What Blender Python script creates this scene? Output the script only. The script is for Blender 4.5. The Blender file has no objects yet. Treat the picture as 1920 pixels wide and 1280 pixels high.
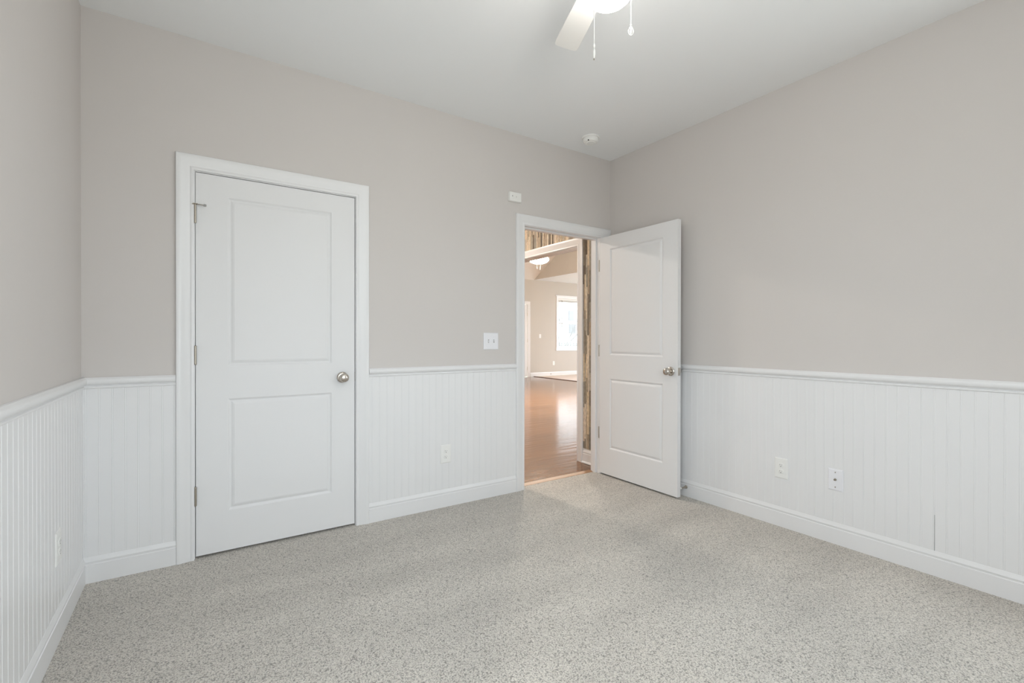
import bpy, bmesh, math, random
from mathutils import Vector, Matrix
R = math.radians
random.seed(7)
S = bpy.context.scene
COL = S.collection

# ------------------------------------------------------------------ camera
cam_d = bpy.data.cameras.new('camera'); cam = bpy.data.objects.new('camera', cam_d); COL.objects.link(cam)
cam_d.sensor_width = 36.0; cam_d.lens = 36.0 * 886.655 / 1920.0
cam_d.clip_start = 0.02; cam_d.clip_end = 200
YAW, PITCH, ROLL = 0.9819, -0.0042, 0.0015
F = Vector((math.cos(YAW) * math.cos(PITCH), math.sin(YAW) * math.cos(PITCH), math.sin(PITCH)))
RT = Vector((math.sin(YAW), -math.cos(YAW), 0)); UP = RT.cross(F)
R2 = RT * math.cos(ROLL) + UP * math.sin(ROLL); U2 = -RT * math.sin(ROLL) + UP * math.cos(ROLL)
m3 = Matrix((R2, U2, -F)).transposed()
cam.matrix_world = Matrix.Translation((0.4538, -3.0033, 1.1652)) @ m3.to_4x4()
S.camera = cam

# ------------------------------------------------------------------ world (hazy bright sky, darker ground half) and exposure
SKY = 9.0
w = bpy.data.worlds.new('sky'); S.world = w; w.use_nodes = True
nt = w.node_tree; nt.nodes.clear()
out = nt.nodes.new('ShaderNodeOutputWorld'); bg = nt.nodes.new('ShaderNodeBackground')
tc = nt.nodes.new('ShaderNodeTexCoord'); sx = nt.nodes.new('ShaderNodeSeparateXYZ'); rp = nt.nodes.new('ShaderNodeValToRGB')
rp.color_ramp.elements[0].position = 0.47; rp.color_ramp.elements[0].color = (0.57, 0.58, 0.58, 1)
rp.color_ramp.elements[1].position = 0.53; rp.color_ramp.elements[1].color = (0.865, 0.92, 1.0, 1)
mr = nt.nodes.new('ShaderNodeMapRange'); mr.inputs['From Min'].default_value = -1; mr.inputs['From Max'].default_value = 1
nt.links.new(tc.outputs['Generated'], sx.inputs[0]); nt.links.new(sx.outputs['Z'], mr.inputs['Value'])
nt.links.new(mr.outputs[0], rp.inputs[0]); nt.links.new(rp.outputs[0], bg.inputs[0]); bg.inputs[1].default_value = SKY
nt.links.new(bg.outputs[0], out.inputs[0])
S.view_settings.view_transform = 'Standard'; S.view_settings.look = 'None'
S.view_settings.gamma = 1.0; S.view_settings.use_curve_mapping = False
S.view_settings.exposure = -0.14
S.cycles.max_bounces = 14; S.cycles.diffuse_bounces = 9; S.cycles.glossy_bounces = 4; S.cycles.transparent_max_bounces = 8
S.cycles.caustics_reflective = False; S.cycles.caustics_refractive = False
S.cycles.sample_clamp_indirect = 6.0

def portal(name, loc, rot, sx_, sy_):
    d = bpy.data.lights.new(name, 'AREA'); d.shape = 'RECTANGLE'; d.size = sx_; d.size_y = sy_; d.cycles.is_portal = True
    o = bpy.data.objects.new(name, d); COL.objects.link(o); o.location = loc; o.rotation_euler = rot
    return o
# daylight openings: added unseen bedroom windows and nook side opening, plus the far window
W, H, BACK = 3.5013, 2.7436, -3.52
BWIN = [(0.45, 1.75)]; RWIN = [(-3.46, -2.62)]; LWIN = [(-2.85, -2.15)]; BWZ = (0.62, 2.25)  # added windows out of view, positions guessed
for a, b in BWIN:
    portal('window_daylight', ((a + b) / 2, BACK - 0.10, sum(BWZ) / 2), (R(90), 0, 0), b - a, BWZ[1] - BWZ[0])
portal('window_daylight', (12.73, 6.15, 1.55), (R(90), 0, R(90)), 3.3, 2.3)  # unseen opening added to brighten the nook and living room
for a, b in RWIN:
    portal('window_daylight', (W + 0.125, (a + b) / 2, sum(BWZ) / 2), (R(90), 0, R(90)), b - a, BWZ[1] - BWZ[0])
for a, b in LWIN:
    portal('window_daylight', (-0.13, (a + b) / 2, sum(BWZ) / 2), (R(90), 0, R(-90)), b - a, BWZ[1] - BWZ[0])
WX0, WX1, WZ0, WZ1 = 10.29, 11.27, 0.90, 2.50
portal('window_daylight', ((WX0 + WX1) / 2, 9.11, (WZ0 + WZ1) / 2), (R(-90), 0, 0), WX1 - WX0, WZ1 - WZ0)

# ------------------------------------------------------------------ materials
MATS = {}
def mat(name, col, rough=0.5, metal=0.0, spec=0.5, bump=None, noise=None, coat=0.0):
    m = bpy.data.materials.new(name); m.use_nodes = True; n = m.node_tree; b = n.nodes['Principled BSDF']
    b.inputs['Base Color'].default_value = (*col, 1); b.inputs['Roughness'].default_value = rough
    b.inputs['Metallic'].default_value = metal; b.inputs['Specular IOR Level'].default_value = spec
    b.inputs['Coat Weight'].default_value = coat
    if bump or noise:
        t = n.nodes.new('ShaderNodeTexCoord')
    if noise:   # (scale, amount) faint value variation
        nz = n.nodes.new('ShaderNodeTexNoise'); nz.inputs['Scale'].default_value = noise[0]; nz.inputs['Detail'].default_value = 3
        n.links.new(t.outputs['Object'], nz.inputs['Vector'])
        mx = n.nodes.new('ShaderNodeMix'); mx.data_type = 'RGBA'
        mx.inputs['A'].default_value = (*[c * (1 - noise[1]) for c in col], 1); mx.inputs['B'].default_value = (*[min(1, c * (1 + noise[1])) for c in col], 1)
        n.links.new(nz.outputs['Fac'], mx.inputs['Factor']); n.links.new(mx.outputs['Result'], b.inputs['Base Color'])
    if bump:    # (scale, distance, strength)
        nb = n.nodes.new('ShaderNodeTexNoise'); nb.inputs['Scale'].default_value = bump[0]; nb.inputs['Detail'].default_value = 4
        n.links.new(t.outputs['Object'], nb.inputs['Vector'])
        bp = n.nodes.new('ShaderNodeBump'); bp.inputs['Distance'].default_value = bump[1]; bp.inputs['Strength'].default_value = bump[2]
        n.links.new(nb.outputs['Fac'], bp.inputs['Height']); n.links.new(bp.outputs[0], b.inputs['Normal'])
    MATS[name] = m
    return m
mat('greige_wall_paint', (0.622, 0.591, 0.570), 0.75, spec=0.25, bump=(380, 0.0006, 0.35), noise=(2.5, 0.015))
mat('ceiling_paint', (0.845, 0.86, 0.87), 0.9, spec=0.15, bump=(300, 0.0006, 0.3))
mat('trim_paint', (0.775, 0.775, 0.78), 0.32, spec=0.45, noise=(6, 0.012))
mat('bead_board_paint', (0.775, 0.775, 0.78), 0.30, spec=0.45, noise=(4, 0.015))
mat('door_paint', (0.765, 0.765, 0.77), 0.5, spec=0.3, bump=(160, 0.0004, 0.25))
mat('white_plastic', (0.82, 0.82, 0.80), 0.35)
mat('cool_white_plastic', (0.80, 0.80, 0.83), 0.3)
mat('almond_plastic', (0.76, 0.755, 0.715), 0.35)
mat('satin_nickel', (0.56, 0.52, 0.47), 0.26, metal=1.0, noise=(60, 0.04))
mat('aged_nickel', (0.42, 0.38, 0.32), 0.38, metal=1.0, noise=(90, 0.1))
mat('dark_slot', (0.03, 0.03, 0.03), 0.7)
mat('grey_rubber', (0.35, 0.35, 0.34), 0.7)
mat('white_enamel', (0.80, 0.795, 0.77), 0.35)
mat('closet_paint', (0.4, 0.38, 0.36), 0.9)
mat('beige_room_paint', (0.56, 0.53, 0.485), 0.8, spec=0.2, noise=(2, 0.02))
mat('warm_ceiling_paint', (0.82, 0.79, 0.75), 0.9, spec=0.1)
mat('pale_tile', (0.62, 0.50, 0.42), 0.5, noise=(8, 0.05))
mat('dark_nosing', (0.10, 0.04, 0.02), 0.4)
mat('oak_strip', (0.34, 0.20, 0.11), 0.55, noise=(20, 0.08))
mat('white_siding', (0.5, 0.5, 0.5), 0.6)
mat('grey_shutter', (0.055, 0.058, 0.06), 0.6)
mat('grey_roof', (0.22, 0.21, 0.21), 0.8, noise=(10, 0.2))
mat('weathered_fence', (0.085, 0.083, 0.078), 0.8, noise=(12, 0.15))
mat('bare_bark', (0.06, 0.055, 0.05), 0.9, noise=(30, 0.2))
mat('lawn', (0.22, 0.26, 0.15), 0.95, noise=(3, 0.2))
mat('blind_vinyl', (0.82, 0.81, 0.79), 0.4)

def emit(name, col, s):
    m = bpy.data.materials.new(name); m.use_nodes = True; b = m.node_tree.nodes['Principled BSDF']
    b.inputs['Base Color'].default_value = (0.9, 0.9, 0.88, 1); b.inputs['Emission Color'].default_value = (*col, 1); b.inputs['Emission Strength'].default_value = s
    MATS[name] = m
emit('lit_opal_glass', (1.0, 0.95, 0.89), 40)
emit('lit_amber_glass', (1.0, 0.92, 0.80), 740)

def glass():
    m = bpy.data.materials.new('window_glass'); m.use_nodes = True; n = m.node_tree; n.nodes.clear()
    o = n.nodes.new('ShaderNodeOutputMaterial'); t = n.nodes.new('ShaderNodeBsdfTransparent'); g = n.nodes.new('ShaderNodeBsdfGlossy')
    g.inputs['Roughness'].default_value = 0.02; mx = n.nodes.new('ShaderNodeMixShader'); mx.inputs[0].default_value = 0.06
    t.inputs[0].default_value = (0.97, 0.99, 0.98, 1)
    n.links.new(t.outputs[0], mx.inputs[1]); n.links.new(g.outputs[0], mx.inputs[2]); n.links.new(mx.outputs[0], o.inputs[0]); MATS['window_glass'] = m
glass()

def carpet():
    m = bpy.data.materials.new('loop_carpet'); m.use_nodes = True; n = m.node_tree; b = n.nodes['Principled BSDF']
    b.inputs['Roughness'].default_value = 1.0; b.inputs['Specular IOR Level'].default_value = 0.05
    b.inputs['Sheen Weight'].default_value = 0.3
    t = n.nodes.new('ShaderNodeTexCoord')
    wob = n.nodes.new('ShaderNodeTexNoise'); wob.inputs['Scale'].default_value = 60; n.links.new(t.outputs['Object'], wob.inputs['Vector'])
    wv = n.nodes.new('ShaderNodeVectorMath'); wv.operation = 'MULTIPLY_ADD'; wv.inputs[1].default_value = (0.012, 0.012, 0)
    n.links.new(wob.outputs['Color'], wv.inputs[0]); n.links.new(t.outputs['Object'], wv.inputs[2])
    v = n.nodes.new('ShaderNodeTexVoronoi'); v.inputs['Scale'].default_value = 205; n.links.new(wv.outputs[0], v.inputs['Vector'])
    cr = n.nodes.new('ShaderNodeValToRGB'); e = cr.color_ramp.elements
    e[0].position = 0.06; e[0].color = (0.50, 0.462, 0.412, 1); e[1].position = 1.0; e[1].color = (0.67, 0.63, 0.57, 1)
    k = e.new(0.18); k.color = (0.56, 0.522, 0.468, 1); k = e.new(0.6); k.color = (0.615, 0.576, 0.52, 1)
    sp = n.nodes.new('ShaderNodeSeparateColor'); n.links.new(v.outputs['Color'], sp.inputs[0]); n.links.new(sp.outputs[0], cr.inputs[0])
    # gaps between the loops are coloured darker
    gr = n.nodes.new('ShaderNodeMapRange'); gr.inputs['From Min'].default_value = 0.42; gr.inputs['From Max'].default_value = 0.85; gr.inputs['To Min'].default_value = 1.0; gr.inputs['To Max'].default_value = 0.42
    n.links.new(v.outputs['Distance'], gr.inputs['Value'])
    mu = n.nodes.new('ShaderNodeMix'); mu.data_type = 'RGBA'; mu.blend_type = 'MULTIPLY'; mu.inputs['Factor'].default_value = 1
    n.links.new(cr.outputs[0], mu.inputs['A']); n.links.new(gr.outputs[0], mu.inputs['B'])
    # brushed pile: long soft strokes
    mp = n.nodes.new('ShaderNodeMapping'); mp.inputs['Rotation'].default_value = (0, 0, R(-12)); mp.inputs['Scale'].default_value = (0.7, 2.6, 1)
    n.links.new(t.outputs['Object'], mp.inputs['Vector'])
    bn = n.nodes.new('ShaderNodeTexNoise'); bn.inputs['Scale'].default_value = 1.5; bn.inputs['Detail'].default_value = 2; n.links.new(mp.outputs[0], bn.inputs['Vector'])
    br = n.nodes.new('ShaderNodeMapRange'); br.inputs['From Min'].default_value = 0.3; br.inputs['From Max'].default_value = 0.7; br.inputs['To Min'].default_value = 0.94; br.inputs['To Max'].default_value = 1.12
    n.links.new(bn.outputs['Fac'], br.inputs['Value'])
    m2 = n.nodes.new('ShaderNodeMix'); m2.data_type = 'RGBA'; m2.blend_type = 'MULTIPLY'; m2.inputs['Factor'].default_value = 1
    n.links.new(mu.outputs['Result'], m2.inputs['A']); n.links.new(br.outputs[0], m2.inputs['B']); n.links.new(m2.outputs['Result'], b.inputs['Base Color'])
    inv = n.nodes.new('ShaderNodeMath'); inv.operation = 'SUBTRACT'; inv.inputs[0].default_value = 1; n.links.new(v.outputs['Distance'], inv.inputs[1])
    bp = n.nodes.new('ShaderNodeBump'); bp.inputs['Distance'].default_value = 0.005; bp.inputs['Strength'].default_value = 0.7
    n.links.new(inv.outputs[0], bp.inputs['Height']); n.links.new(bp.outputs[0], b.inputs['Normal']); MATS['loop_carpet'] = m
carpet()

def wood_floor():
    m = bpy.data.materials.new('scraped_wood_floor'); m.use_nodes = True; n = m.node_tree; b = n.nodes['Principled BSDF']
    b.inputs['Roughness'].default_value = 0.14; b.inputs['Specular IOR Level'].default_value = 0.5
    t = n.nodes.new('ShaderNodeTexCoord')
    br = n.nodes.new('ShaderNodeTexBrick'); br.inputs['Scale'].default_value = 1.0; br.inputs['Brick Width'].default_value = 1.1; br.inputs['Row Height'].default_value = 0.125
    br.inputs['Mortar Size'].default_value = 0.0016; br.inputs['Mortar'].default_value = (0.05, 0.02, 0.01, 1)
    br.inputs['Color1'].default_value = (0.21, 0.092, 0.029, 1); br.inputs['Color2'].default_value = (0.14, 0.058, 0.016, 1); br.offset = 0.37
    n.links.new(t.outputs['Object'], br.inputs['Vector'])
    mp = n.nodes.new('ShaderNodeMapping'); mp.inputs['Scale'].default_value = (3, 40, 1); n.links.new(t.outputs['Object'], mp.inputs['Vector'])
    g = n.nodes.new('ShaderNodeTexNoise'); g.inputs['Scale'].default_value = 1.6; g.inputs['Detail'].default_value = 6; g.inputs['Distortion'].default_value = 1.2; n.links.new(mp.outputs[0], g.inputs['Vector'])
    gr = n.nodes.new('ShaderNodeMapRange'); gr.inputs['From Min'].default_value = 0.3; gr.inputs['From Max'].default_value = 0.7; gr.inputs['To Min'].default_value = 0.7; gr.inputs['To Max'].default_value = 1.2
    n.links.new(g.outputs['Fac'], gr.inputs['Value'])
    mu = n.nodes.new('ShaderNodeMix'); mu.data_type = 'RGBA'; mu.blend_type = 'MULTIPLY'; mu.inputs['Factor'].default_value = 1
    n.links.new(br.outputs['Color'], mu.inputs['A']); n.links.new(gr.outputs[0], mu.inputs['B']); n.links.new(mu.outputs['Result'], b.inputs['Base Color'])
    mw = n.nodes.new('ShaderNodeMapping'); mw.inputs['Scale'].default_value = (1.3, 9, 1); n.links.new(t.outputs['Object'], mw.inputs['Vector'])
    wv = n.nodes.new('ShaderNodeTexNoise'); wv.inputs['Scale'].default_value = 1.4; wv.inputs['Detail'].default_value = 1; n.links.new(mw.outputs[0], wv.inputs['Vector'])
    bp = n.nodes.new('ShaderNodeBump'); bp.inputs['Distance'].default_value = 0.005; bp.inputs['Strength'].default_value = 0.42
    n.links.new(wv.outputs['Fac'], bp.inputs['Height']); n.links.new(bp.outputs[0], b.inputs['Normal']); MATS['scraped_wood_floor'] = m
wood_floor()

def plank_mat():
    m = bpy.data.materials.new('reclaimed_planks'); m.use_nodes = True; n = m.node_tree; b = n.nodes['Principled BSDF']
    b.inputs['Roughness'].default_value = 0.75
    a = n.nodes.new('ShaderNodeAttribute'); a.attribute_name = 'plank'; t = n.nodes.new('ShaderNodeTexCoord')
    mp = n.nodes.new('ShaderNodeMapping'); mp.inputs['Scale'].default_value = (70, 70, 22); n.links.new(t.outputs['Object'], mp.inputs['Vector'])
    g = n.nodes.new('ShaderNodeTexNoise'); g.inputs['Scale'].default_value = 1.5; g.inputs['Detail'].default_value = 5; n.links.new(mp.outputs[0], g.inputs['Vector'])
    gr = n.nodes.new('ShaderNodeMapRange'); gr.inputs['From Min'].default_value = 0.3; gr.inputs['From Max'].default_value = 0.7; gr.inputs['To Min'].default_value = 0.62; gr.inputs['To Max'].default_value = 1.12
    n.links.new(g.outputs['Fac'], gr.inputs['Value'])
    mu = n.nodes.new('ShaderNodeMix'); mu.data_type = 'RGBA'; mu.blend_type = 'MULTIPLY'; mu.inputs['Factor'].default_value = 1
    n.links.new(a.outputs['Color'], mu.inputs['A']); n.links.new(gr.outputs[0], mu.inputs['B']); n.links.new(mu.outputs['Result'], b.inputs['Base Color'])
    MATS['reclaimed_planks'] = m
plank_mat()

# ------------------------------------------------------------------ mesh helpers
def new():
    return bmesh.new()
def box(bm, x0, x1, y0, y1, z0, z1):
    vs = [bm.verts.new((x, y, z)) for x in (x0, x1) for y in (y0, y1) for z in (z0, z1)]
    for f in ((0, 1, 3, 2), (4, 6, 7, 5), (0, 4, 5, 1), (2, 3, 7, 6), (0, 2, 6, 4), (1, 5, 7, 3)):
        bm.faces.new([vs[i] for i in f])
    return bm
def quad(bm, *pts):
    bm.faces.new([bm.verts.new(p) for p in pts]); return bm
def skin(bm, rings, closed=True, cap=True):
    """rings of points joined to each other into one surface"""
    rv = [[bm.verts.new(p) for p in r] for r in rings]
    n = len(rv[0])
    for a, b in zip(rv, rv[1:]):
        for i in range(n if closed else n - 1):
            j = (i + 1) % n
            bm.faces.new((a[i], a[j], b[j], b[i]))
    if cap:
        bm.faces.new(rv[0]); bm.faces.new(rv[-1])
    return bm
def lathe(bm, prof, origin=(0, 0, 0), axis='z', seg=32):
    """prof: (radius, height) pairs from one end to the other, turned about an axis through origin"""
    o = Vector(origin); rings = []
    for r, h in prof:
        r = max(r, 1e-5); ring = []
        for i in range(seg):
            a = 2 * math.pi * i / seg; c, s = r * math.cos(a), r * math.sin(a)
            p = {'z': (c, s, h), 'x': (h, c, s), 'y': (s, h, c), '-x': (-h, c, -s), '-y': (s, -h, -c)}[axis]
            ring.append(o + Vector(p))
        rings.append(ring)
    return skin(bm, rings)
def tube(bm, pts, r, seg=8):
    pts = [Vector(p) for p in pts]; rings = []
    for i, p in enumerate(pts):
        d = (pts[min(i + 1, len(pts) - 1)] - pts[max(i - 1, 0)]).normalized()
        u = d.cross(Vector((0, 0, 1)) if abs(d.z) < 0.9 else Vector((1, 0, 0))).normalized(); v = d.cross(u)
        rr = r[i] if isinstance(r, (list, tuple)) else r
        rings.append([p + (u * math.cos(2 * math.pi * k / seg) + v * math.sin(2 * math.pi * k / seg)) * rr for k in range(seg)])
    return skin(bm, rings)
def ball(bm, c, r, seg=10):
    n = 6; return lathe(bm, [(r * math.sin(math.pi * i / n), -r * math.cos(math.pi * i / n)) for i in range(n + 1)], c, seg=seg)
def obj(name, bm, m, parent=None, smooth=False, bevel=0.0, loc=None):
    bmesh.ops.remove_doubles(bm, verts=bm.verts, dist=2e-6)
    bmesh.ops.recalc_face_normals(bm, faces=bm.faces)
    me = bpy.data.meshes.new(name); bm.to_mesh(me); bm.free(); me.materials.append(MATS[m])
    o = bpy.data.objects.new(name, me); COL.objects.link(o)
    if parent: o.parent = parent
    if loc: o.location = loc
    if smooth:
        for p in me.polygons: p.use_smooth = True
        try: me.set_sharp_from_angle(angle=R(40))
        except Exception: pass
    if bevel:
        b = o.modifiers.new('bevel', 'BEVEL'); b.width = bevel; b.segments = 2; b.limit_method = 'ANGLE'; b.angle_limit = R(40)
    return o
def struct(name, bm, m, label=None, parent=None, **k):
    o = obj(name, bm, m, parent, **k)
    if parent is None:
        o['kind'] = 'structure'
        if label: o['label'] = label
    return o
def tag(o, label, cat, group=None, kind=None):
    o['label'] = label; o['category'] = cat
    if group: o['group'] = group
    if kind: o['kind'] = kind
    return o
def thing(name, label, cat, loc=(0, 0, 0), rotz=0, group=None):
    o = bpy.data.objects.new(name, None); COL.objects.link(o); o.location = loc; o.rotation_euler = (0, 0, rotz); o.empty_display_size = 0.1
    return tag(o, label, cat, group)
def dup(root, loc, rotz, label):
    r = root.copy(); COL.objects.link(r); r.location = loc; r.rotation_euler = (0, 0, rotz); r['label'] = label
    for ch in list(root.children):
        c = ch.copy(); COL.objects.link(c); c.parent = r
        for g in list(ch.children):
            d = g.copy(); COL.objects.link(d); d.parent = c
    return r

# ------------------------------------------------------------------ bedroom shell
CL, CR = 0.4519, 1.2774              # closet leaf
EL, ER = 2.5766, 3.3712              # entry opening, jamb to jamb
DT = 2.045                           # top of the leaves
T = 0.105                            # wall thickness
struct('floor', box(new(), -0.12, W + 0.005, BACK - 0.12, 0.066, -0.05, 0.0), 'loop_carpet', 'beige speckled loop carpet')
struct('ceiling', box(new(), -0.12, W + 0.12, BACK - 0.12, T, H, H + 0.1), 'ceiling_paint', 'plain off white ceiling')
bm = new(); la, lb = LWIN[0]
box(bm, -0.12, 0, lb, 0.0, 0, H); box(bm, -0.12, 0, BACK, la, 0, H); box(bm, -0.12, 0, la, lb, 0, BWZ[0]); box(bm, -0.12, 0, la, lb, BWZ[1], H)
struct('wall_left', bm, 'greige_wall_paint', 'greige wall above white bead board')
bm = new(); ra, rb = RWIN[0]
box(bm, W, W + 0.115, rb, 0.0, 0, H); box(bm, W, W + 0.115, BACK, ra, 0, H); box(bm, W, W + 0.115, ra, rb, 0, BWZ[0]); box(bm, W, W + 0.115, ra, rb, BWZ[1], H)
struct('wall_right', bm, 'greige_wall_paint', 'greige wall behind the open door')
bm = new()
OA, OB, OT = CL - 0.022, CR + 0.022, DT + 0.022
EA, EB = EL - 0.019, ER + 0.022
box(bm, -0.12, OA, 0, T, 0, H); box(bm, OA, OB, 0, T, OT, H); box(bm, OB, EA, 0, T, 0, H)
box(bm, EA, EB, 0, T, OT, H); box(bm, EB, W + 0.02, 0, T, 0, H)
struct('wall_back', bm, 'greige_wall_paint', 'greige wall with two white doors')
bm = new()
(a, b), = BWIN
box(bm, -0.12, a, BACK - T, BACK, 0, H); box(bm, b, W + 0.12, BACK - T, BACK, 0, H); box(bm, a, b, BACK - T, BACK, 0, BWZ[0]); box(bm, a, b, BACK - T, BACK, BWZ[1], H)
struct('wall_front', bm, 'greige_wall_paint', 'greige wall with an added window behind the viewpoint')

# sash windows; the unseen bedroom ones are added to light the room
def sash_window(name, x0, x1, z0, z1, ya, yb, yin, label):
    """ya..yb: frame depth; yin: room side sign. frame > pane, sill"""
    ym = (ya + yb) / 2; f = 0.04; bm = new(); zm = (z0 + z1) / 2
    box(bm, x0, x0 + f, ya, yb, z0, z1); box(bm, x1 - f, x1, ya, yb, z0, z1)
    box(bm, x0 + f, x1 - f, ya, yb, z0, z0 + f * 1.3); box(bm, x0 + f, x1 - f, ya, yb, z1 - f, z1); box(bm, x0 + f, x1 - f, ya, yb, zm - 0.022, zm + 0.022)
    o = struct(name, bm, 'trim_paint', label, bevel=0.003)
    obj('pane', box(new(), x0 + f, x1 - f, ym - 0.002, ym + 0.002, z0 + f, z1 - f), 'window_glass', o)
    return o
sash_window('window_1', *BWIN[0], *BWZ, BACK - 0.09, BACK - 0.05, 1, 'unseen white sash window added behind the viewpoint for daylight')
wl = sash_window('window_4', 0, LWIN[0][1] - LWIN[0][0], *BWZ, 0.05, 0.09, 1, 'unseen white sash window added in the short wall for daylight')
wl.location = (0, LWIN[0][0], 0); wl.rotation_euler = (0, 0, R(90))
wn = sash_window('window_2', 0, RWIN[0][1] - RWIN[0][0], *BWZ, -0.09, -0.05, 1, 'unseen white sash window added in the long wall for daylight')
wn.location = (W, RWIN[0][0], 0); wn.rotation_euler = (0, 0, R(90))

# ---- mouldings
def frame_sweep(x0, x1, zt, prof, wr=1.0, z0=0.0):
    """mitred casing round an opening: prof = (offset from the edge, stand-off from the wall)"""
    rings = []
    bm = new(); pts = [[], [], [], []]
    for u, wv in prof:
        for k, p in enumerate(((x0 - u, -wv, z0), (x0 - u, -wv, zt + u), (x1 + u * wr, -wv, zt + u), (x1 + u * wr, -wv, z0))): pts[k].append(p)
    return skin(bm, pts)
CAS = [(0, 0.0005), (0, .010), (.003, .012), (.013, .012), (.017, .0095), (.022, .0105), (.030, .0135), (.052, .016), (.058, .0185), (.070, .0195), (.0765, .018), (.079, .014), (.079, 0.0005)]
def run(prof, a, b, axis, base, sgn):
    """straight moulding: prof = (z, stand-off); runs along axis from a to b on the plane base, standing off towards sgn"""
    rings = []
    for t in (a, b):
        rings.append([((t, base + sgn * wv, z) if axis == 'x' else (base + sgn * wv, t, z)) for z, wv in prof])
    return skin(new(), rings)
BASE = [(0, .0005), (0, .0155), (.087, .0155), (.0895, .0125), (.0975, .0125), (.1005, .0145), (.106, .0135), (.113, .0095), (.119, .0085), (.122, .007), (.122, .0005)]
RAIL = [(.926, .0005), (.926, .008), (.930, .0125), (.935, .0125), (.938, .008), (.943, .010), (.947, .019), (.954, .0235), (.966, .0245), (.973, .0215), (.977, .015), (.980, .013), (.980, .0005)]
GI, GO = 0.007, 0.086                # casing inner and outer edge from the leaf
struct('trim_1', frame_sweep(CL - GI, CR + GI, DT + 0.0085, CAS), 'trim_paint', 'white moulded casing of the closed closet door', smooth=True)
struct('trim_2', frame_sweep(EL - 0.006, ER + GI, DT + 0.0085, CAS, wr=(W - 0.002 - ER - GI) / 0.079), 'trim_paint', 'white moulded casing of the open doorway', smooth=True)
L0, L1 = CL - GO, CR + GO
E0 = EL - 0.085
segs_far = [(0.0, L0), (L1, E0)]
n = 0
def trims(kind, prof, m):
    bms = []
    for a, b in segs_far: bms.append(run(prof, a, b, 'x', 0, -1))
    bms.append(run(prof, LWIN[0][1] + 0.02 if prof is RAIL else BACK, 0.0, 'y', 0, 1)); bms.append(run(prof, RWIN[0][1] + 0.02 if prof is RAIL else BACK, 0.0, 'y', W, -1))
    return bms
for nm, lab, b in zip(('baseboard_back', 'baseboard_closet', 'baseboard_left', 'baseboard_right'), ('white baseboard left of the closet door', 'white baseboard between the doors', 'white baseboard under the left bead board', 'white baseboard under the long bead board'),
                      (lambda l: [l[0], l[1], l[2], l[3]])(trims('b', BASE, 'x'))):
    struct(nm, b, 'trim_paint', lab, smooth=True)
for i, (lab, b) in enumerate(zip(('short chair rail by the closet door', 'chair rail between the doors', 'chair rail of the left wall', 'chair rail of the long wall'), trims('r', RAIL, 'x'))):
    struct('trim_%d' % (3 + i), b, 'trim_paint', 'white ' + lab, smooth=True)
def bead(a, b, phase=0.0, p=0.0492):
    """bead board cross-section from a to b: (along, stand-off)"""
    t0 = math.floor((a - phase) / p) * p + phase; pts = [(a, 0.0065)]
    shape = [(p - .0096, .0065), (p - .0086, .0053), (p - .0074, .0060), (p - .005, .0064), (p - .0026, .0060), (p - .0014, .0053), (p - .0004, .0065)]
    t = t0
    while t < b:
        for d, h in shape:
            if a + 1e-4 < t + d < b - 1e-4: pts.append((t + d, h))
        t += p
    return pts + [(b, 0.0065)]
def board(a, b, axis, base, sgn, phase):
    bm = new(); pr = bead(a, b, phase); z0, z1 = 0.10, 0.93
    rows = [[bm.verts.new((t, base + sgn * h, z) if axis == 'x' else (base + sgn * h, t, z)) for t, h in pr] for z in (z0, z1)]
    for i in range(len(pr) - 1): bm.faces.new((rows[0][i], rows[0][i + 1], rows[1][i + 1], rows[1][i]))
    # top and ends back to the wall
    w0 = [bm.verts.new((t, base, z1) if axis == 'x' else (base, t, z1)) for t in (a, b)]
    bm.faces.new([*rows[1], w0[1], w0[0]])
    return bm
for i, (a, b, ax, ba, sg, ph, lab) in enumerate(((0.0, L0, 'x', 0, -1, 0.02, 'white bead board beside the closet door'), (L1, E0, 'x', 0, -1, 0.01, 'white bead board between the doors'),
                                                 (LWIN[0][1] + 0.02, 0, 'y', 0, 1, 0.0, 'white bead board of the left wall'), (RWIN[0][1] + 0.02, 0, 'y', W, -1, 0.0, 'white bead board of the long wall'))):
    struct('trim_%d' % (7 + i), board(a, b, ax, ba, sg, ph), 'bead_board_paint', lab)
struct('trim_11', box(new(), W - 0.0072, W - 0.0062, -2.2225, -2.2210, 0.122, 0.30), 'grey_rubber', 'open seam low in the bead board')

# ---- jambs
def jamb(x0, x1, zt, stop_y, name, lab):
    bm = new(); t = 0.018
    box(bm, x0 - t, x0, 0.0008, T, 0, zt + t); box(bm, x1, x1 + t, 0.0008, T, 0, zt + t); box(bm, x0, x1, 0.0008, T, zt, zt + t)
    s = 0.011; a, b = stop_y
    box(bm, x0, x0 + s, a, b, 0, zt); box(bm, x1 - s, x1, a, b, 0, zt); box(bm, x0 + s, x1 - s, a, b, zt - s, zt)
    return struct(name, bm, 'trim_paint', lab, bevel=0.0012)
jamb(CL - 0.0035, CR + 0.004, DT + 0.004, (0.037, 0.072), 'trim_12', 'white jamb and stop of the closet door')
jamb(EL, ER + 0.0035, DT + 0.004, (0.037, 0.080), 'trim_13', 'white jamb and stop of the open doorway')

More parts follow.
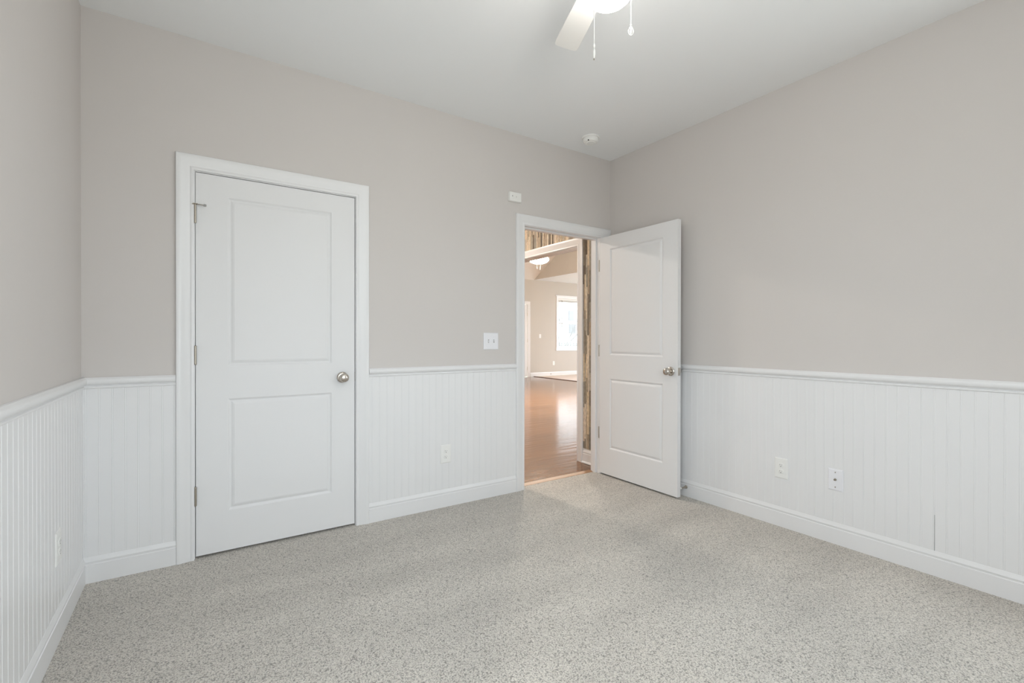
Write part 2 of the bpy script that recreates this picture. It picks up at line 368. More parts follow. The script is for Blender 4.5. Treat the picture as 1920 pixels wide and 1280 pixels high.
# ------------------------------------------------------------------ doors
def leaf_bm(wd, th, z0, z1, stile_a, stile_b, panels):
    """two panel moulded leaf in local x 0..wd, front face at y=0, back at y=th"""
    bm = new(); xs = [0, stile_a, wd - stile_b, wd]
    prof = [(0, 0), (.003, .0015), (.008, .0068), (.0125, .0088), (.016, .008), (.024, .0034), (.031, .0012), (.034, .0010)]
    for face, sg in ((0.0, 1), (th, -1)):
        zz = [z0]
        for a, b in panels: zz += [a, b]
        zz.append(z1)
        for i in range(len(zz) - 1):
            for k in range(3):
                if k == 1 and i % 2 == 1:
                    rings = []
                    for u, d in prof:
                        y = face + sg * d
                        rings.append([(xs[1] + u, y, zz[i] + u), (xs[2] - u, y, zz[i] + u), (xs[2] - u, y, zz[i + 1] - u), (xs[1] + u, y, zz[i + 1] - u)])
                    rv = [[bm.verts.new(p) for p in r] for r in rings]
                    for a, b in zip(rv, rv[1:]):
                        for q in range(4): bm.faces.new((a[q], a[(q + 1) % 4], b[(q + 1) % 4], b[q]))
                    bm.faces.new(rv[-1])
                else:
                    quad(bm, (xs[k], face, zz[i]), (xs[k + 1], face, zz[i]), (xs[k + 1], face, zz[i + 1]), (xs[k], face, zz[i + 1]))
    for x in (0, wd): quad(bm, (x, 0, z0), (x, th, z0), (x, th, z1), (x, 0, z1))
    for z in (z0, z1): quad(bm, (0, 0, z), (wd, 0, z), (wd, th, z), (0, th, z))
    return bm
def knob_parts(root, x, z, yface, sg, edge_side):
    """rosette and turned knob standing off the face yface towards sg (local)"""
    ax = 'y' if sg > 0 else '-y'
    k = obj('door_knob', lathe(new(), [(0.010, 0.006), (0.011, 0.022), (0.013, 0.027), (0.021, 0.032), (0.0262, 0.040), (0.0275, 0.048), (0.0262, 0.056), (0.021, 0.0615), (0.012, 0.0645), (0, 0.0655)], (x, yface, z), ax, 40), 'satin_nickel', root, smooth=True)
    obj('rosette', lathe(new(), [(0.033, 0.0), (0.0335, 0.004), (0.031, 0.0075), (0.024, 0.010), (0.013, 0.011), (0, 0.011)], (x, yface, z), ax, 40), 'satin_nickel', k, smooth=True)
    return k
def hinge(root, x, y, zc, lift=0):
    h = obj('hinge', lathe(new(), [(0.0035, -0.0505), (0.0062, -0.049), (0.0066, -0.046), (0.0058, -0.0455), (0.0058, -0.0155), (0.005, -0.0152), (0.005, -0.0142), (0.0058, -0.014), (0.0058, 0.014), (0.005, 0.0142), (0.005, 0.0152), (0.0058, 0.0155), (0.0058, 0.0455), (0.0066, 0.046), (0.0062, 0.049), (0.0035, 0.0505)], (x, y, zc), 'z', 16), 'aged_nickel', root, smooth=True)
    return h
# closet door, shut
d1 = struct('door_1', leaf_bm(CR - CL, 0.035, 0.014, DT, 0.146, 0.136, [(0.230, 0.841), (1.019, 1.937)]), 'door_paint', 'closed white two panel closet door', loc=(CL, 0.0015, 0))
knob_parts(d1, 1.203 - CL, 0.931, 0.0, -1, 1)
for z in (1.826, 1.080, 0.334): hinge(d1, -0.002, -0.0075, z)
b = new(); tube(b, [(-0.016, -0.010, 1.873), (-0.004, -0.012, 1.874)], 0.004); box(b, -0.012, 0.010, -0.015, -0.002, 1.8765, 1.8795); tube(b, [(0.004, -0.014, 1.875), (0.036, -0.023, 1.8715)], 0.0022)
ps = obj('hinge_pin_stop', b, 'aged_nickel', d1)
obj('bumper', lathe(new(), [(0.003, 0), (0.006, 0.001), (0.0062, 0.011), (0.004, 0.013)], (0.035, -0.022, 1.8715), 'x', 12), 'grey_rubber', ps, smooth=True)
struct('trim_14', box(new(), CR + 0.0032, CR + 0.0045, 0.006, 0.030, 0.905, 0.962), 'aged_nickel', 'strike plate in the closet jamb')
# entry door, standing open: local x runs from the hinge towards the viewer
d2 = struct('door_2', leaf_bm(0.804, 0.035, 0.014, DT, 0.122, 0.131, [(0.237, 0.834), (1.035, 1.936)]), 'door_paint', 'open white two panel entry door', loc=(ER, -0.005, 0))
d2.rotation_euler = (0, 0, R(-90))   # local x -> -y, local y -> +x : front face looks to -x
knob_parts(d2, 0.744, 0.932, 0.0, -1, 1)
knob_parts(d2, 0.744, 0.932, 0.035, 1, 1)
for z in (1.807, 1.070, 0.360): hinge(d2, -0.0038, 0.0015, z)
b = new(); box(b, 0.8035, 0.8052, 0.005, 0.030, 0.9035, 0.9605); lp = obj('latch_plate', b, 'satin_nickel', d2, bevel=0.0006)
b = new(); skin(b, [[(0.805, 0.010, 0.921), (0.805, 0.026, 0.921), (0.805, 0.026, 0.943), (0.805, 0.010, 0.943)], [(0.815, 0.010, 0.921), (0.8065, 0.026, 0.921), (0.8065, 0.026, 0.943), (0.815, 0.010, 0.943)]])
obj('latch_bolt', b, 'satin_nickel', lp)
# ------------------------------------------------------------------ fittings of the bedroom
def plate(bm_w, bm_h, t=0.006, e=0.006):
    """bevel-edged wall plate in local x,z, standing off to -y"""
    w2, h2 = bm_w / 2, bm_h / 2
    return skin(new(), [[(sx * (w2 - o), -y, sz * (h2 - o)) for sx, sz in ((-1, -1), (1, -1), (1, 1), (-1, 1))] for o, y in ((0, 0.0), (0, 0.0025), (0.002, 0.0045), (e, t))])
def make_outlet(name, label, loc, rotz, m='white_plastic'):
    t = thing(name, label, 'outlet', loc, rotz, 'wall outlets of the bedroom')
    p = obj('cover_plate', plate(0.080, 0.126), m, t)
    for z in (0.0195, -0.0195):
        b = new(); r = []
        for y, o in ((-0.0055, 0), (-0.0082, 0.0), (-0.0088, 0.0012)):
            r.append([((0.0168 - o) * math.cos(a), y, z + max(-0.0132, min(0.0132, (0.0168 - o) * math.sin(a)))) for a in [2 * math.pi * k / 24 for k in range(24)]])
        s = obj('socket', skin(b, r), m, t, smooth=True)
        b = new(); box(b, -0.0072, -0.0054, -0.0091, -0.0086, z - 0.0005, z + 0.0065); box(b, 0.0054, 0.0070, -0.0091, -0.0086, z + 0.0005, z + 0.0062)
        lathe(b, [(0.0026, 0.0), (0.0026, 0.0005)], (0, -0.0086, z - 0.0072), '-y', 10)
        obj('slots', b, 'dark_slot', s)
    obj('screw', lathe(new(), [(0.003, 0.006), (0.0028, 0.0072), (0, 0.0076)], (0, 0, 0), '-y', 10), 'white_plastic', t, smooth=True)
    return t
out0 = make_outlet('wall_outlet', 'white duplex outlet low on the bead board between the two doors', (1.900, -0.0064, 0.368), 0)
# right wall: outlet faces -x
dup(out0, (W - 0.0064, -1.485, 0.364), R(-90), 'duplex outlet on the long wall, nearer the open door than the cable plate')
dup(out0, (0.0064, -0.509, 0.360), R(90), 'faint duplex outlet on the short wall, left of the closet door')
sw = thing('light_switch', 'white two toggle light switch beside the open doorway casing', 'switch', (2.271, -0.0005, 1.153))
obj('cover_plate', plate(0.127, 0.124), 'cool_white_plastic', sw)
for x, up in ((-0.023, -1), (0.023, 1)):
    b = new(); box(b, x - 0.0052, x + 0.0052, -0.0066, -0.0058, -0.012, 0.012); obj('toggle_slot', b, 'grey_rubber', sw)
    b = new(); skin(b, [[(x - 0.0042, -0.006, -0.0055), (x + 0.0042, -0.006, -0.0055), (x + 0.0042, -0.006, 0.0055), (x - 0.0042, -0.006, 0.0055)],
                        [(x - 0.0034, -0.019, up * 0.010 - 0.0035), (x + 0.0034, -0.019, up * 0.010 - 0.0035), (x + 0.0034, -0.019, up * 0.010 + 0.0035), (x - 0.0034, -0.019, up * 0.010 + 0.0035)]])
    obj('toggle', b, 'cool_white_plastic', sw, bevel=0.0008)
    for z in (-0.03, 0.03): obj('screw', lathe(new(), [(0.0028, 0.006), (0.0026, 0.0070), (0, 0.0073)], (x, 0, z), '-y', 10), 'cool_white_plastic', sw, smooth=True)
cp = thing('cable_plate', 'white cable wall plate with a metal coax jack on the long wall', 'wall plate', (W - 0.0064, -1.786, 0.366), R(-90))
obj('cover_plate', plate(0.076, 0.122), 'cool_white_plastic', cp)
obj('coax_jack', lathe(new(), [(0.0072, 0.0058), (0.0072, 0.0085), (0.0048, 0.0088), (0.0048, 0.017), (0.003, 0.0172), (0.0028, 0.011), (0, 0.011)], (0, 0, 0.002), '-y', 14), 'aged_nickel', cp, smooth=True)
for z in (-0.041, 0.043): obj('screw', lathe(new(), [(0.0036, 0.0058), (0.0034, 0.0072), (0, 0.0076)], (0, 0, z), '-y', 12), 'aged_nickel', cp, smooth=True)
# small box above the doorway
sb = thing('sensor_box', 'small white plastic box on the wall above the doorway casing', 'sensor', (2.474, -0.0004, 2.249))
b = new(); skin(b, [[(sx * (0.0545 - o), -y, sz * (0.036 - o)) for sx, sz in ((-1, -1), (1, -1), (1, 1), (-1, 1))] for o, y in ((0, 0.0), (0, 0.018), (0.002, 0.026), (0.006, 0.029))])
obj('housing', b, 'white_plastic', sb, bevel=0.002)
obj('slot', box(new(), -0.034, -0.027, -0.0297, -0.0285, -0.002, 0.006), 'grey_rubber', sb); obj('slot', box(new(), 0.003, 0.0055, -0.0297, -0.0285, -0.006, 0.004), 'grey_rubber', sb)
# smoke detector
sd = thing('smoke_detector', 'round white smoke detector on the ceiling above the open doorway', 'smoke detector', (3.018, -0.268, H))
obj('mounting_ring', lathe(new(), [(0.069, 0.0002), (0.070, 0.004), (0.068, 0.011), (0.0635, 0.0125), (0.0, 0.0125)][::-1], (0, 0, 0), 'z', 48), 'white_plastic', sd, smooth=True).scale = (1, 1, -1)
bd = obj('body', lathe(new(), [(0.058, 0.010), (0.060, 0.015), (0.0605, 0.030), (0.056, 0.039), (0.047, 0.0435), (0.045, 0.0415), (0.034, 0.0415), (0.031, 0.0455), (0.016, 0.047), (0, 0.047)][::-1], (0, 0, 0), 'z', 48), 'white_plastic', sd, smooth=True)
bd.scale = (1, 1, -1)
b = new(); lathe(b, [(0.0055, 0.036), (0.0055, 0.0415), (0.004, 0.0425), (0, 0.0425)], (-0.047, -0.024, 0), 'z', 12); obj('indicator_light', b, 'dark_slot', bd)
# door stop on the baseboard behind the open door
ds = thing('door_stop', 'metal door stop on the baseboard behind the open door', 'door stop', (W - 0.0155, -0.800, 0.070), R(-90))
obj('rod', lathe(new(), [(0.0125, 0.0), (0.0120, 0.003), (0.0085, 0.012), (0.0052, 0.028), (0.0042, 0.050), (0.0055, 0.060)], (0, 0, 0), '-y', 16), 'aged_nickel', ds, smooth=True)
obj('rubber_tip', lathe(new(), [(0.0070, 0.059), (0.0074, 0.066), (0.0062, 0.0715), (0, 0.073)], (0, 0, 0), '-y', 16), 'white_plastic', ds, smooth=True)

# ------------------------------------------------------------------ ceiling fans
def make_fan(label, loc, rot, drop, glass_mat, stem, nbl, chains, glass_prof, blade_r):
    f = thing('ceiling_fan', label, 'ceiling fan', loc, 0)
    obj('canopy', lathe(new(), [(0.066, 0.0), (0.068, -0.012), (0.058, -0.040), (0.030, -0.055), (0, -0.055)], (0, 0, 0), 'z', 40), 'white_enamel', f, smooth=True)
    if drop > 0.1: obj('downrod', lathe(new(), [(0.013, -0.05), (0.013, -drop)], (0, 0, 0), 'z', 16), 'white_enamel', f, smooth=True)
    z = -drop
    obj('motor_housing', lathe(new(), [(0.02, z), (0.055, z - 0.006), (0.098, z - 0.022), (0.107, z - 0.045), (0.107, z - 0.085), (0.094, z - 0.105), (0.055, z - 0.112), (0, z - 0.112)], (0, 0, 0), 'z', 48), 'white_enamel', f, smooth=True)
    zs = z - 0.112
    obj('switch_housing', lathe(new(), [(0.052, zs + 0.002), (0.058, zs - 0.012), (0.060, zs - 0.032 - stem), (0.066, zs - 0.040 - stem), (0.067, zs - 0.042 - stem), (0, zs - 0.042 - stem)], (0, 0, 0), 'z', 40), 'white_enamel', f, smooth=True)
    zb = z - 0.104
    for k in range(nbl):
        a = rot + 2 * math.pi * k / nbl; M = Matrix.Rotation(a, 4, 'Z') @ Matrix.Translation((0, 0, zb)) @ Matrix.Rotation(R(11), 4, 'X')
        out_ = []
        r0, r1 = 0.165, blade_r
        prof = [(r0, 0.040), (r0 + 0.012, 0.047), (r0 + 0.10, 0.052), (r1 - 0.04, 0.058), (r1 - 0.014, 0.0565), (r1 - 0.004, 0.050), (r1, 0.040)]
        ol = [(x, y) for x, y in prof] + [(x, -y) for x, y in reversed(prof)]
        bm = skin(new(), [[(x, y, hz) for x, y in ol] for hz in (-0.003, 0.003)])
        bmesh.ops.transform(bm, matrix=M, verts=bm.verts)
        bl = obj('blade', bm, 'white_enamel', f, bevel=0.001)
        bm = new(); box(bm, 0.085, 0.19, -0.014, 0.014, -0.009, -0.004); box(bm, 0.165, 0.205, -0.034, 0.034, -0.008, -0.0032)
        bmesh.ops.transform(bm, matrix=M, verts=bm.verts)
        obj('blade_iron', bm, 'white_enamel', bl, bevel=0.002)
    g = obj('light_globe', lathe(new(), [(r, zs - stem - 0.034 + h) for r, h in glass_prof], (0, 0, 0), 'z', 48), glass_mat, f, smooth=True)
    for (dx, dy, length, kind) in chains:
        ztop = zs - 0.022 - stem; r_ = math.hypot(dx, dy); bm = new()
        ux, uy = dx / r_, dy / r_
        tube(bm, [(ux * 0.058, uy * 0.058, ztop), (ux * (r_ - 0.006), uy * (r_ - 0.006), ztop + 0.003), (dx, dy, ztop - 0.006), (dx, dy, ztop - length)], 0.0011, 6)
        zz = ztop - 0.008
        while zz > ztop - length: ball(bm, (dx, dy, zz), 0.0019, 6); zz -= 0.0048
        c = obj('pull_chain', bm, 'white_enamel', f, smooth=True); ze = ztop - length
        if kind == 'rod':
            obj('pendant', lathe(new(), [(0.0012, 0.004), (0.0034, 0), (0.0034, -0.006), (0.0016, -0.010), (0.0016, -0.013), (0.0040, -0.018), (0.0044, -0.032), (0.0030, -0.042), (0.0024, -0.046)], (dx, dy, ze), 'z', 12), 'white_enamel', c, smooth=True)
            obj('tip', lathe(new(), [(0.0012, -0.044), (0.0024, -0.048), (0.0024, -0.0515), (0, -0.053)], (dx, dy, ze), 'z', 10), 'aged_nickel', c, smooth=True)
        else:
            bm = new(); ball(bm, (dx, dy, ze - 0.003), 0.0035, 10)
            obj('pendant', bm, 'white_enamel', c, smooth=True)
            lp_ = [(dx + RT.x * 0.0095 * q * math.sin(a), dy + RT.y * 0.0095 * q * math.sin(a), ze - 0.024 + 0.0165 * math.cos(a)) for a, q in [(2 * math.pi * k / 20, 1 - 0.45 * max(0, math.cos(2 * math.pi * k / 20))) for k in range(21)]]
            bm = new(); tube(bm, lp_, 0.0016, 6); lathe(bm, [(0.0005, -0.010), (0.0032, -0.018), (0.0042, -0.028), (0.003, -0.036), (0, -0.039)], (dx, dy, ze), 'z', 10)
            obj('fob', bm, 'white_enamel', c, smooth=True)
    return f
GP = [(0.062, 0.002), (0.064, -0.004), (0.072, -0.014), (0.083, -0.028), (0.090, -0.044), (0.0925, -0.060), (0.090, -0.076), (0.081, -0.093), (0.066, -0.107), (0.046, -0.116), (0.022, -0.121), (0, -0.122)]
FAN_TOP = H
fan = make_fan('white ceiling fan with a glowing opal globe above the carpet', (1.734, -1.734, FAN_TOP), R(67.5), 0.065, 'lit_opal_glass', 0, 4,
               [(-0.098, -0.024, 0.330, 'rod'), (0.083, -0.032, 0.193, 'loop')], GP, 0.535)

# ------------------------------------------------------------------ closet behind the shut door
bm = new(); box(bm, 0.1, 1.6, 0.75, 0.78, 0, H); box(bm, 0.07, 0.1, T, 0.78, 0, H); box(bm, 1.6, 1.63, T, 0.78, 0, H); box(bm, 0.1, 1.6, T, 0.75, 2.5, 2.53); box(bm, 0.1, 1.6, 0.066, 0.75, -0.05, -0.001)
struct('wall_closet', bm, 'closet_paint', 'inside of the closet')

# ------------------------------------------------------------------ hall beyond the doorway
HX = 3.52                            # plank wall face
OY0, OY1, OZ = 0.445, 2.30, 2.062     # cased opening in it
struct('floor_hall', box(new(), 1.66, 9.32, 0.128, 9.0, -0.06, -0.002), 'scraped_wood_floor', 'glossy red brown wood floor')
box_bm = new(); skin(box_bm, [[(x, 0.062, -0.01), (x, 0.062, 0.001), (x, 0.075, 0.003), (x, 0.118, 0.003), (x, 0.131, 0.0), (x, 0.131, -0.01)] for x in (EL, ER + 0.0035)])
struct('trim_15', box_bm, 'oak_strip', 'pale wood threshold strip between carpet and wood')
bm = new(); box(bm, HX, HX + 0.12, T, OY0, 0, H); box(bm, HX, HX + 0.12, OY0, OY1, OZ, H); box(bm, HX, HX + 0.12, OY1, 3.6, 0, H)
struct('wall_hall', bm, 'warm_ceiling_paint', 'hall wall under the planks')
bm = new(); box(bm, 1.54, 1.66, T, 3.72, 0, H); box(bm, 1.66, HX + 0.12, 3.6, 3.72, 0, H)
struct('wall_hall_end', bm, 'beige_room_paint', 'beige hall walls')
struct('ceiling_hall', box(new(), 1.54, HX + 0.12, T, 3.72, H, H + 0.1), 'warm_ceiling_paint', 'white hall ceiling')
bm = new(); cl = bm.loops.layers.color.new('plank')
TONES = [(0.76, 0.70, 0.60), (0.66, 0.61, 0.53), (0.82, 0.77, 0.69), (0.56, 0.52, 0.46), (0.70, 0.67, 0.61), (0.62, 0.60, 0.55), (0.86, 0.80, 0.72), (0.80, 0.73, 0.62), (0.75, 0.68, 0.59)]
rr = random.Random(21)
def planks(y0, y1, z0, z1, skips=()):
    y = y0
    while y < y1 - 0.004:
        wd = rr.choice((0.018, 0.022, 0.026)); wd = min(wd, y1 - y); z = z0; first = True
        while z < z1 - 0.002:
            ln = rr.uniform(0.12, 0.40) * (rr.uniform(0.3, 1) if first else 1); first = False
            ze = min(z1, z + ln); t = rr.uniform(0.004, 0.009); c = rr.choice(TONES)
            if rr.random() < 0.05: c = (0.42, 0.37, 0.31)
            k = rr.uniform(0.85, 1.12); c = [v * k for v in c]
            if not any(a < y + wd / 2 < b and not (ze <= lo or z >= hi) for a, b, lo, hi in skips):
                n0 = len(bm.faces); box(bm, HX - t, HX - 0.0002, y + 0.0004, y + wd - 0.0004, z + 0.0005, ze - 0.0005); bm.faces.ensure_lookup_table()
                for fc in bm.faces[n0:]:
                    for lp_ in fc.loops: lp_[cl] = (*c, 1)
            z = ze
        y += wd
planks(T + 0.01, 0.362, 0.135, H, [(0.15, 0.262, 1.69, 1.80), (0.15, 0.262, 1.165, 1.27), (0.15, 0.262, 0.64, 0.745)])
planks(0.36, 2.385, OZ + 0.088, H); planks(2.385, 3.6, 0.135, H)
bmesh.ops.recalc_face_normals(bm, faces=bm.faces)
me = bpy.data.meshes.new('trim_16'); bm.to_mesh(me); bm.free(); me.materials.append(MATS['reclaimed_planks'])
pk = bpy.data.objects.new('trim_16', me); COL.objects.link(pk); pk['kind'] = 'structure'; pk['label'] = 'reclaimed wood strips covering the hall wall'
# casing and jamb of the opening (local frame: u along y)
def side_casing(y0, y1, zt, prof, xf, sg):
    pts = [[], [], [], []]
    for u, wv in prof:
        x = xf + sg * wv
        for k, p in enumerate(((x, y0 - u, -0.002), (x, y0 - u, zt + u), (x, y1 + u, zt + u), (x, y1 + u, -0.002))): pts[k].append(p)
    return skin(new(), pts)
CAS2 = [(u * 1.03, wv * 1.15) for u, wv in CAS]
struct('trim_17', side_casing(OY0 - 0.004, OY1 + 0.004, OZ + 0.004, CAS2, HX, -1), 'trim_paint', 'white casing of the wide hall opening', smooth=True)
struct('trim_18', side_casing(OY0 - 0.004, OY1 + 0.004, OZ + 0.004, CAS2, HX + 0.12, 1), 'trim_paint', 'white casing on the far side of the hall opening', smooth=True)
bm = new(); box(bm, HX - 0.0005, HX + 0.1205, OY0 - 0.015, OY0 + 0.002, -0.002, OZ); box(bm, HX - 0.0005, HX + 0.1205, OY1 - 0.002, OY1 + 0.015, -0.002, OZ); box(bm, HX - 0.0005, HX + 0.1205, OY0, OY1, OZ - 0.002, OZ + 0.015)
struct('trim_19', bm, 'trim_paint', 'white lining of the wide hall opening')
struct('baseboard_hall', run([(z + 0.0, wv) for z, wv in BASE[:1]] + [(0, .028), (.008, .027), (.017, .0155)] + BASE[2:], T, 0.358, 'y', HX, -1), 'trim_paint', 'white baseboard under the wood strips', smooth=True)
# unseen ceiling lamp, added to light the hall and its planks
hl = thing('added_hall_light', 'round glowing hall ceiling lamp, added out of view to light the hall', 'ceiling light', (2.35, 2.05, H))
obj('lamp_base', lathe(new(), [(0.16, 0), (0.165, -0.02), (0.15, -0.03), (0, -0.03)], (0, 0, 0), 'z', 40), 'white_enamel', hl, smooth=True)
emit('added_lamp_glass', (1.0, 0.90, 0.80), 270)
obj('lamp_glass', lathe(new(), [(0.145, -0.03), (0.140, -0.05), (0.115, -0.078), (0.07, -0.095), (0, -0.10)], (0, 0, 0), 'z', 40), 'added_lamp_glass', hl, smooth=True)

# ------------------------------------------------------------------ great room and nook
GX0, GX1, GY0, GY1, NX1, NY0 = HX + 0.12, 9.3, -0.6, 9.0, 12.6, 3.2
CZ, CT, YS = 3.04, 3.68, 7.845       # eave, flat top, start of the slope
struct('floor_nook', box(new(), GX1 + 0.03, NX1, NY0, GY1, -0.06, -0.004), 'pale_tile', 'pale tile floor of the nook')
struct('floor_living', box(new(), GX0 - 0.1, GX1 + 0.02, GY0, 0.128, -0.06, -0.002), 'scraped_wood_floor', 'glossy wood floor of the living room')
struct('trim_20', box(new(), GX1 - 0.02, GX1 + 0.03, NY0, GY1, -0.03, 0.010), 'dark_nosing', 'dark edge strip between wood and tile')
DX0, DX1, DTZ = 8.12, 9.045, 2.25    # far door
bm = new(); g = 0.02
box(bm, GX0 - 0.12, DX0 - g, GY1, GY1 + 0.14, 0, 3.9); box(bm, DX0 - g, DX1 + g, GY1, GY1 + 0.14, DTZ + g, 3.9); box(bm, DX1 + g, WX0, GY1, GY1 + 0.14, 0, 3.9)
box(bm, WX0, WX1, GY1, GY1 + 0.14, 0, WZ0); box(bm, WX0, WX1, GY1, GY1 + 0.14, WZ1, 3.9); box(bm, WX1, NX1 + 0.12, GY1, GY1 + 0.14, 0, 3.9)
struct('wall_living', bm, 'beige_room_paint', 'beige far wall of the living room')
bm = new(); box(bm, GX1, GX1 + 0.12, NY0, GY1, CZ + 0.002, 3.9); box(bm, GX1, GX1 + 0.12, GY0, NY0, 0, 3.9)
struct('wall_nook', bm, 'beige_room_paint', 'beige bulkhead over the nook')
bm = new(); box(bm, NX1, NX1 + 0.12, NY0, 4.5, 0, CZ); box(bm, NX1, NX1 + 0.12, 7.8, GY1, 0, CZ); box(bm, NX1, NX1 + 0.12, 4.5, 7.8, 0, 0.4); box(bm, NX1, NX1 + 0.12, 4.5, 7.8, 2.7, CZ); box(bm, GX1 + 0.12, NX1 + 0.12, NY0 - 0.12, NY0, 0, CZ)  # side opening is added out of view to let daylight in
struct('wall_nook_side', bm, 'beige_room_paint', 'beige side walls of the nook')
bm = new(); box(bm, GX0 - 0.12, GX0, 3.72, GY1, 0, 3.9); box(bm, GX0 - 0.12, GX0 - 0.001, GY0, 3.72, H + 0.05, 3.9); box(bm, GX0 - 0.12, GX1 + 0.12, GY0 - 0.12, GY0, 0, 3.9); box(bm, GX0 - 0.02, GX0 - 0.0005, GY0, 0.01, 0, H + 0.1)
struct('wall_living_side', bm, 'beige_room_paint', 'beige side walls of the living room')
bm = new()
prof = [(GY1, CZ), (YS, CT), (0.6, CT), (GY0, CZ)]
skin(bm, [[(x, y, z) for y, z in prof] + [(x, y, z + 0.1) for y, z in reversed(prof)] for x in (GX0 - 0.12, GX1)])
struct('ceiling_living', bm, 'warm_ceiling_paint', 'vaulted white ceiling of the living room')
struct('ceiling_nook', box(new(), GX1 + 0.0005, NX1 + 0.12, NY0 - 0.12, GY1, CZ, CZ + 0.1), 'ceiling_paint', 'flat white ceiling of the nook')
struct('baseboard_living', run(BASE, DX1 + 0.12, NX1, 'x', GY1, -1), 'trim_paint', 'white baseboard of the far wall', smooth=True)
def frame_at(x0, x1, zt, prof, yf, z0=-0.002):
    b = frame_sweep(x0, x1, zt, prof, z0=z0); bmesh.ops.translate(b, vec=(0, yf, 0), verts=b.verts); return b
CAS3 = [(u * 1.2, wv) for u, wv in CAS]
struct('trim_21', frame_at(DX0 - 0.008, DX1 + 0.008, DTZ + 0.008, CAS3, GY1), 'trim_paint', 'white casing of the far door', smooth=True)
d3 = struct('door_3', leaf_bm(DX1 - DX0, 0.04, 0.01, DTZ, 0.13, 0.13, [(0.24, 0.9), (1.08, 2.08)]), 'door_paint', 'white door at the far end of the living room', loc=(DX0, GY1 + 0.002, 0))
for z in (1.95, 1.13, 0.27): hinge(d3, DX1 - DX0 + 0.004, -0.008, z)
# far window: picture-frame casing, sashes, panes, raised blind
struct('trim_22', frame_at(WX0, WX1, WZ1, CAS3, GY1, z0=WZ0 - 0.095), 'trim_paint', 'white casing round the far window', smooth=True)
bm = new(); box(bm, WX0 - 0.10, WX1 + 0.10, GY1 - 0.018, GY1 - 0.0005, WZ0 - 0.10, WZ0 - 0.002); box(bm, WX0 - 0.125, WX1 + 0.125, GY1 - 0.03, GY1 - 0.0005, WZ1 + 0.085, WZ1 + 0.112)
struct('trim_23', bm, 'trim_paint', 'apron and cap of the far window', bevel=0.003)
sash_window('window_3', WX0, WX1, WZ0, WZ1, GY1 + 0.05, GY1 + 0.10, -1, 'bright sash window at the far end of the living room')
bl = thing('window_blind', 'raised white blind in the bright far window', 'blind', (WX0, GY1 + 0.025, WZ1))
obj('head_rail', box(new(), 0.004, WX1 - WX0 - 0.004, -0.02, 0.02, -0.045, -0.001), 'blind_vinyl', bl, bevel=0.003)
bm = new()
for k in range(14): box(bm, 0.008, WX1 - WX0 - 0.008, -0.018, 0.018, -0.050 - k * 0.0042, -0.0475 - k * 0.0042)
obj('slat_stack', bm, 'blind_vinyl', bl)
obj('wand', lathe(new(), [(0.007, -0.05), (0.008, -0.07), (0.008, -0.95), (0.005, -0.96)], (0.155, -0.024, 0), 'z', 8), 'grey_rubber', bl, smooth=True)
# fittings on the far wall
s2 = thing('light_switch', 'pale switch plate on the beige wall beside the bright window', 'switch', (9.541, GY1 - 0.0005, 1.273))
obj('cover_plate', plate(0.08, 0.125), 'white_plastic', s2)
obj('toggle', box(new(), -0.006, 0.006, -0.016, -0.005, -0.004, 0.014), 'white_plastic', s2, bevel=0.002)
o2 = dup(out0, (10.095, GY1 - 0.0005, 0.400), 0, 'pale outlet low on the far beige wall under the bright window'); o2['group'] = 'wall outlets of the living room'
s3 = dup(ds, (9.964, GY1 - 0.0155, 0.060), 0, 'tiny door stop on the far baseboard below the bright window')
sd2 = dup(sd, (9.0 - 0.25, 6.9, CT), 0, 'tiny white smoke detector on the high far ceiling')
# living room fan
GP2 = [(0.075, 0.002), (0.10, -0.004), (0.165, -0.020), (0.190, -0.045), (0.185, -0.070), (0.155, -0.098), (0.105, -0.120), (0.05, -0.132), (0, -0.135)]
fan2 = make_fan('distant ceiling fan with a glaring light bowl in the living room', (5.90, 4.23, CT), R(50), 0.69, 'lit_amber_glass', 0.10, 5,
                [(-0.14, -0.13, 0.22, 'rod'), (-0.09, -0.165, 0.25, 'rod')], GP2, 0.66)

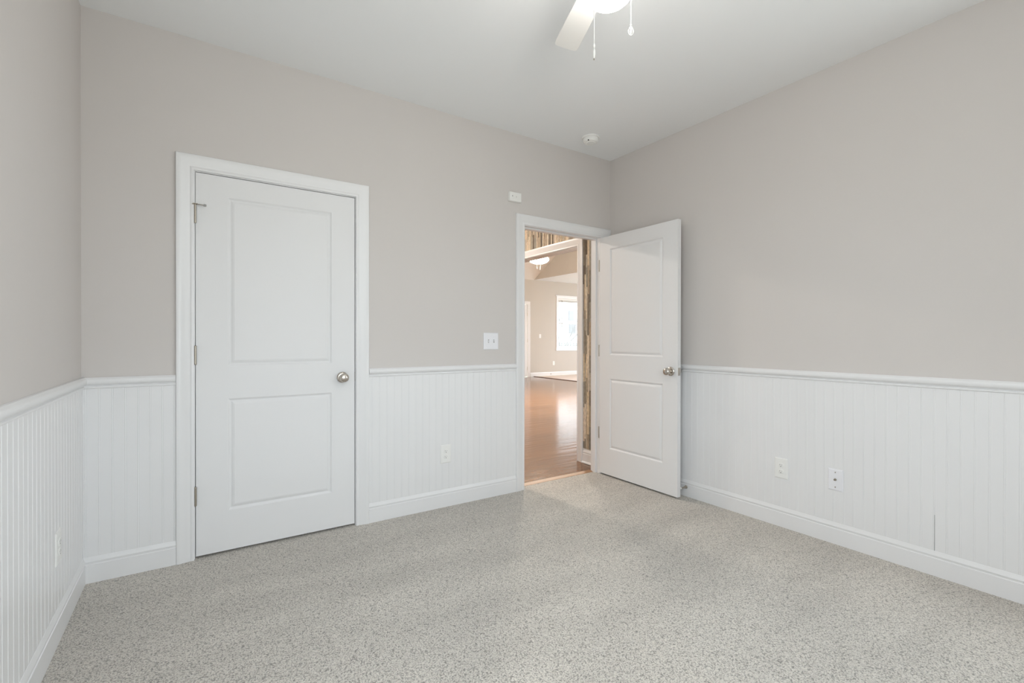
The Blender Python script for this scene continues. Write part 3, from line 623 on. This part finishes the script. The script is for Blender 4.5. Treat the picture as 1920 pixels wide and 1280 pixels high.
# ------------------------------------------------------------------ outside the far window
struct('ground', box(new(), -20, 45, 9.2, 60, -0.9, -0.6), 'lawn', 'pale lawn outside the far window')
nh = thing('neighbor_house', 'sunlit white house seen through the far window', 'house', (16.4, 19.0, -0.6))
bm = new()
box(bm, -5, 5, 0.02, 7, 0, 5.2)
for k in range(30): skin(bm, [[(x, 0.02, k * 0.17), (x, -0.012, k * 0.17), (x, 0.012, k * 0.17 + 0.17), (x, 0.02, k * 0.17 + 0.17)] for x in (-5, 5)])
obj('wall', bm, 'white_siding', nh)
bm = new(); skin(bm, [[(x, -0.5, 5.1), (x, 3.5, 7.4), (x, 7.5, 5.1), (x, 7.5, 5.25), (x, 3.5, 7.6), (x, -0.5, 5.25)] for x in (-5.4, 5.4)]); obj('roof', bm, 'grey_roof', nh)
def vent_win(x, z, w_, h_):
    bm = new(); box(bm, x, x + w_, -0.06, -0.011, z, z + h_); f = obj('shutter', bm, 'grey_shutter', nh)
    bm = new()
    for k in range(int(h_ / 0.1)): box(bm, x + 0.03, x + w_ - 0.03, -0.08, -0.058, z + 0.03 + k * 0.1, z + 0.08 + k * 0.1)
    obj('louver', bm, 'weathered_fence', f)
vent_win(2.86, 2.92, 0.40, 0.62); vent_win(2.92, 2.15, 0.50, 0.58)
fc = thing('garden_fence', 'low slatted fence in front of the white house', 'fence', (16, 15.5, -0.6))
bm = new()
for k in range(60): box(bm, -6 + k * 0.2, -6 + k * 0.2 + 0.08, -0.012, 0.012, 0.05, 1.62)
obj('pickets', bm, 'weathered_fence', fc)
bm = new(); box(bm, -6, 6, 0.012, 0.05, 0.25, 0.33); box(bm, -6, 6, 0.012, 0.05, 1.40, 1.48); obj('rail', bm, 'weathered_fence', fc)
tr = thing('bare_tree', 'bare branching tree outside the far window', 'tree', (14.75, 14.2, -0.6))
bm = new(); tr_r = random.Random(3)
def branch(p, d, ln, r, depth):
    q = p + d * ln; mid = p + d * ln * 0.5 + Vector((tr_r.uniform(-1, 1), tr_r.uniform(-1, 1), 0)) * ln * 0.06
    tube(bm, [p, mid, q], [r, r * 0.85, r * 0.65], 6)
    if depth > 0:
        for _ in range(3):
            d2_ = (d + Vector((tr_r.uniform(-0.9, 0.9), tr_r.uniform(-0.6, 0.6), tr_r.uniform(-0.2, 0.6)))).normalized(); branch(q, d2_, ln * 0.68, r * 0.6, depth - 1)
branch(Vector((0, 0, 0)), Vector((0, 0, 1)), 1.1, 0.045, 4)
obj('branches', bm, 'bare_bark', tr)
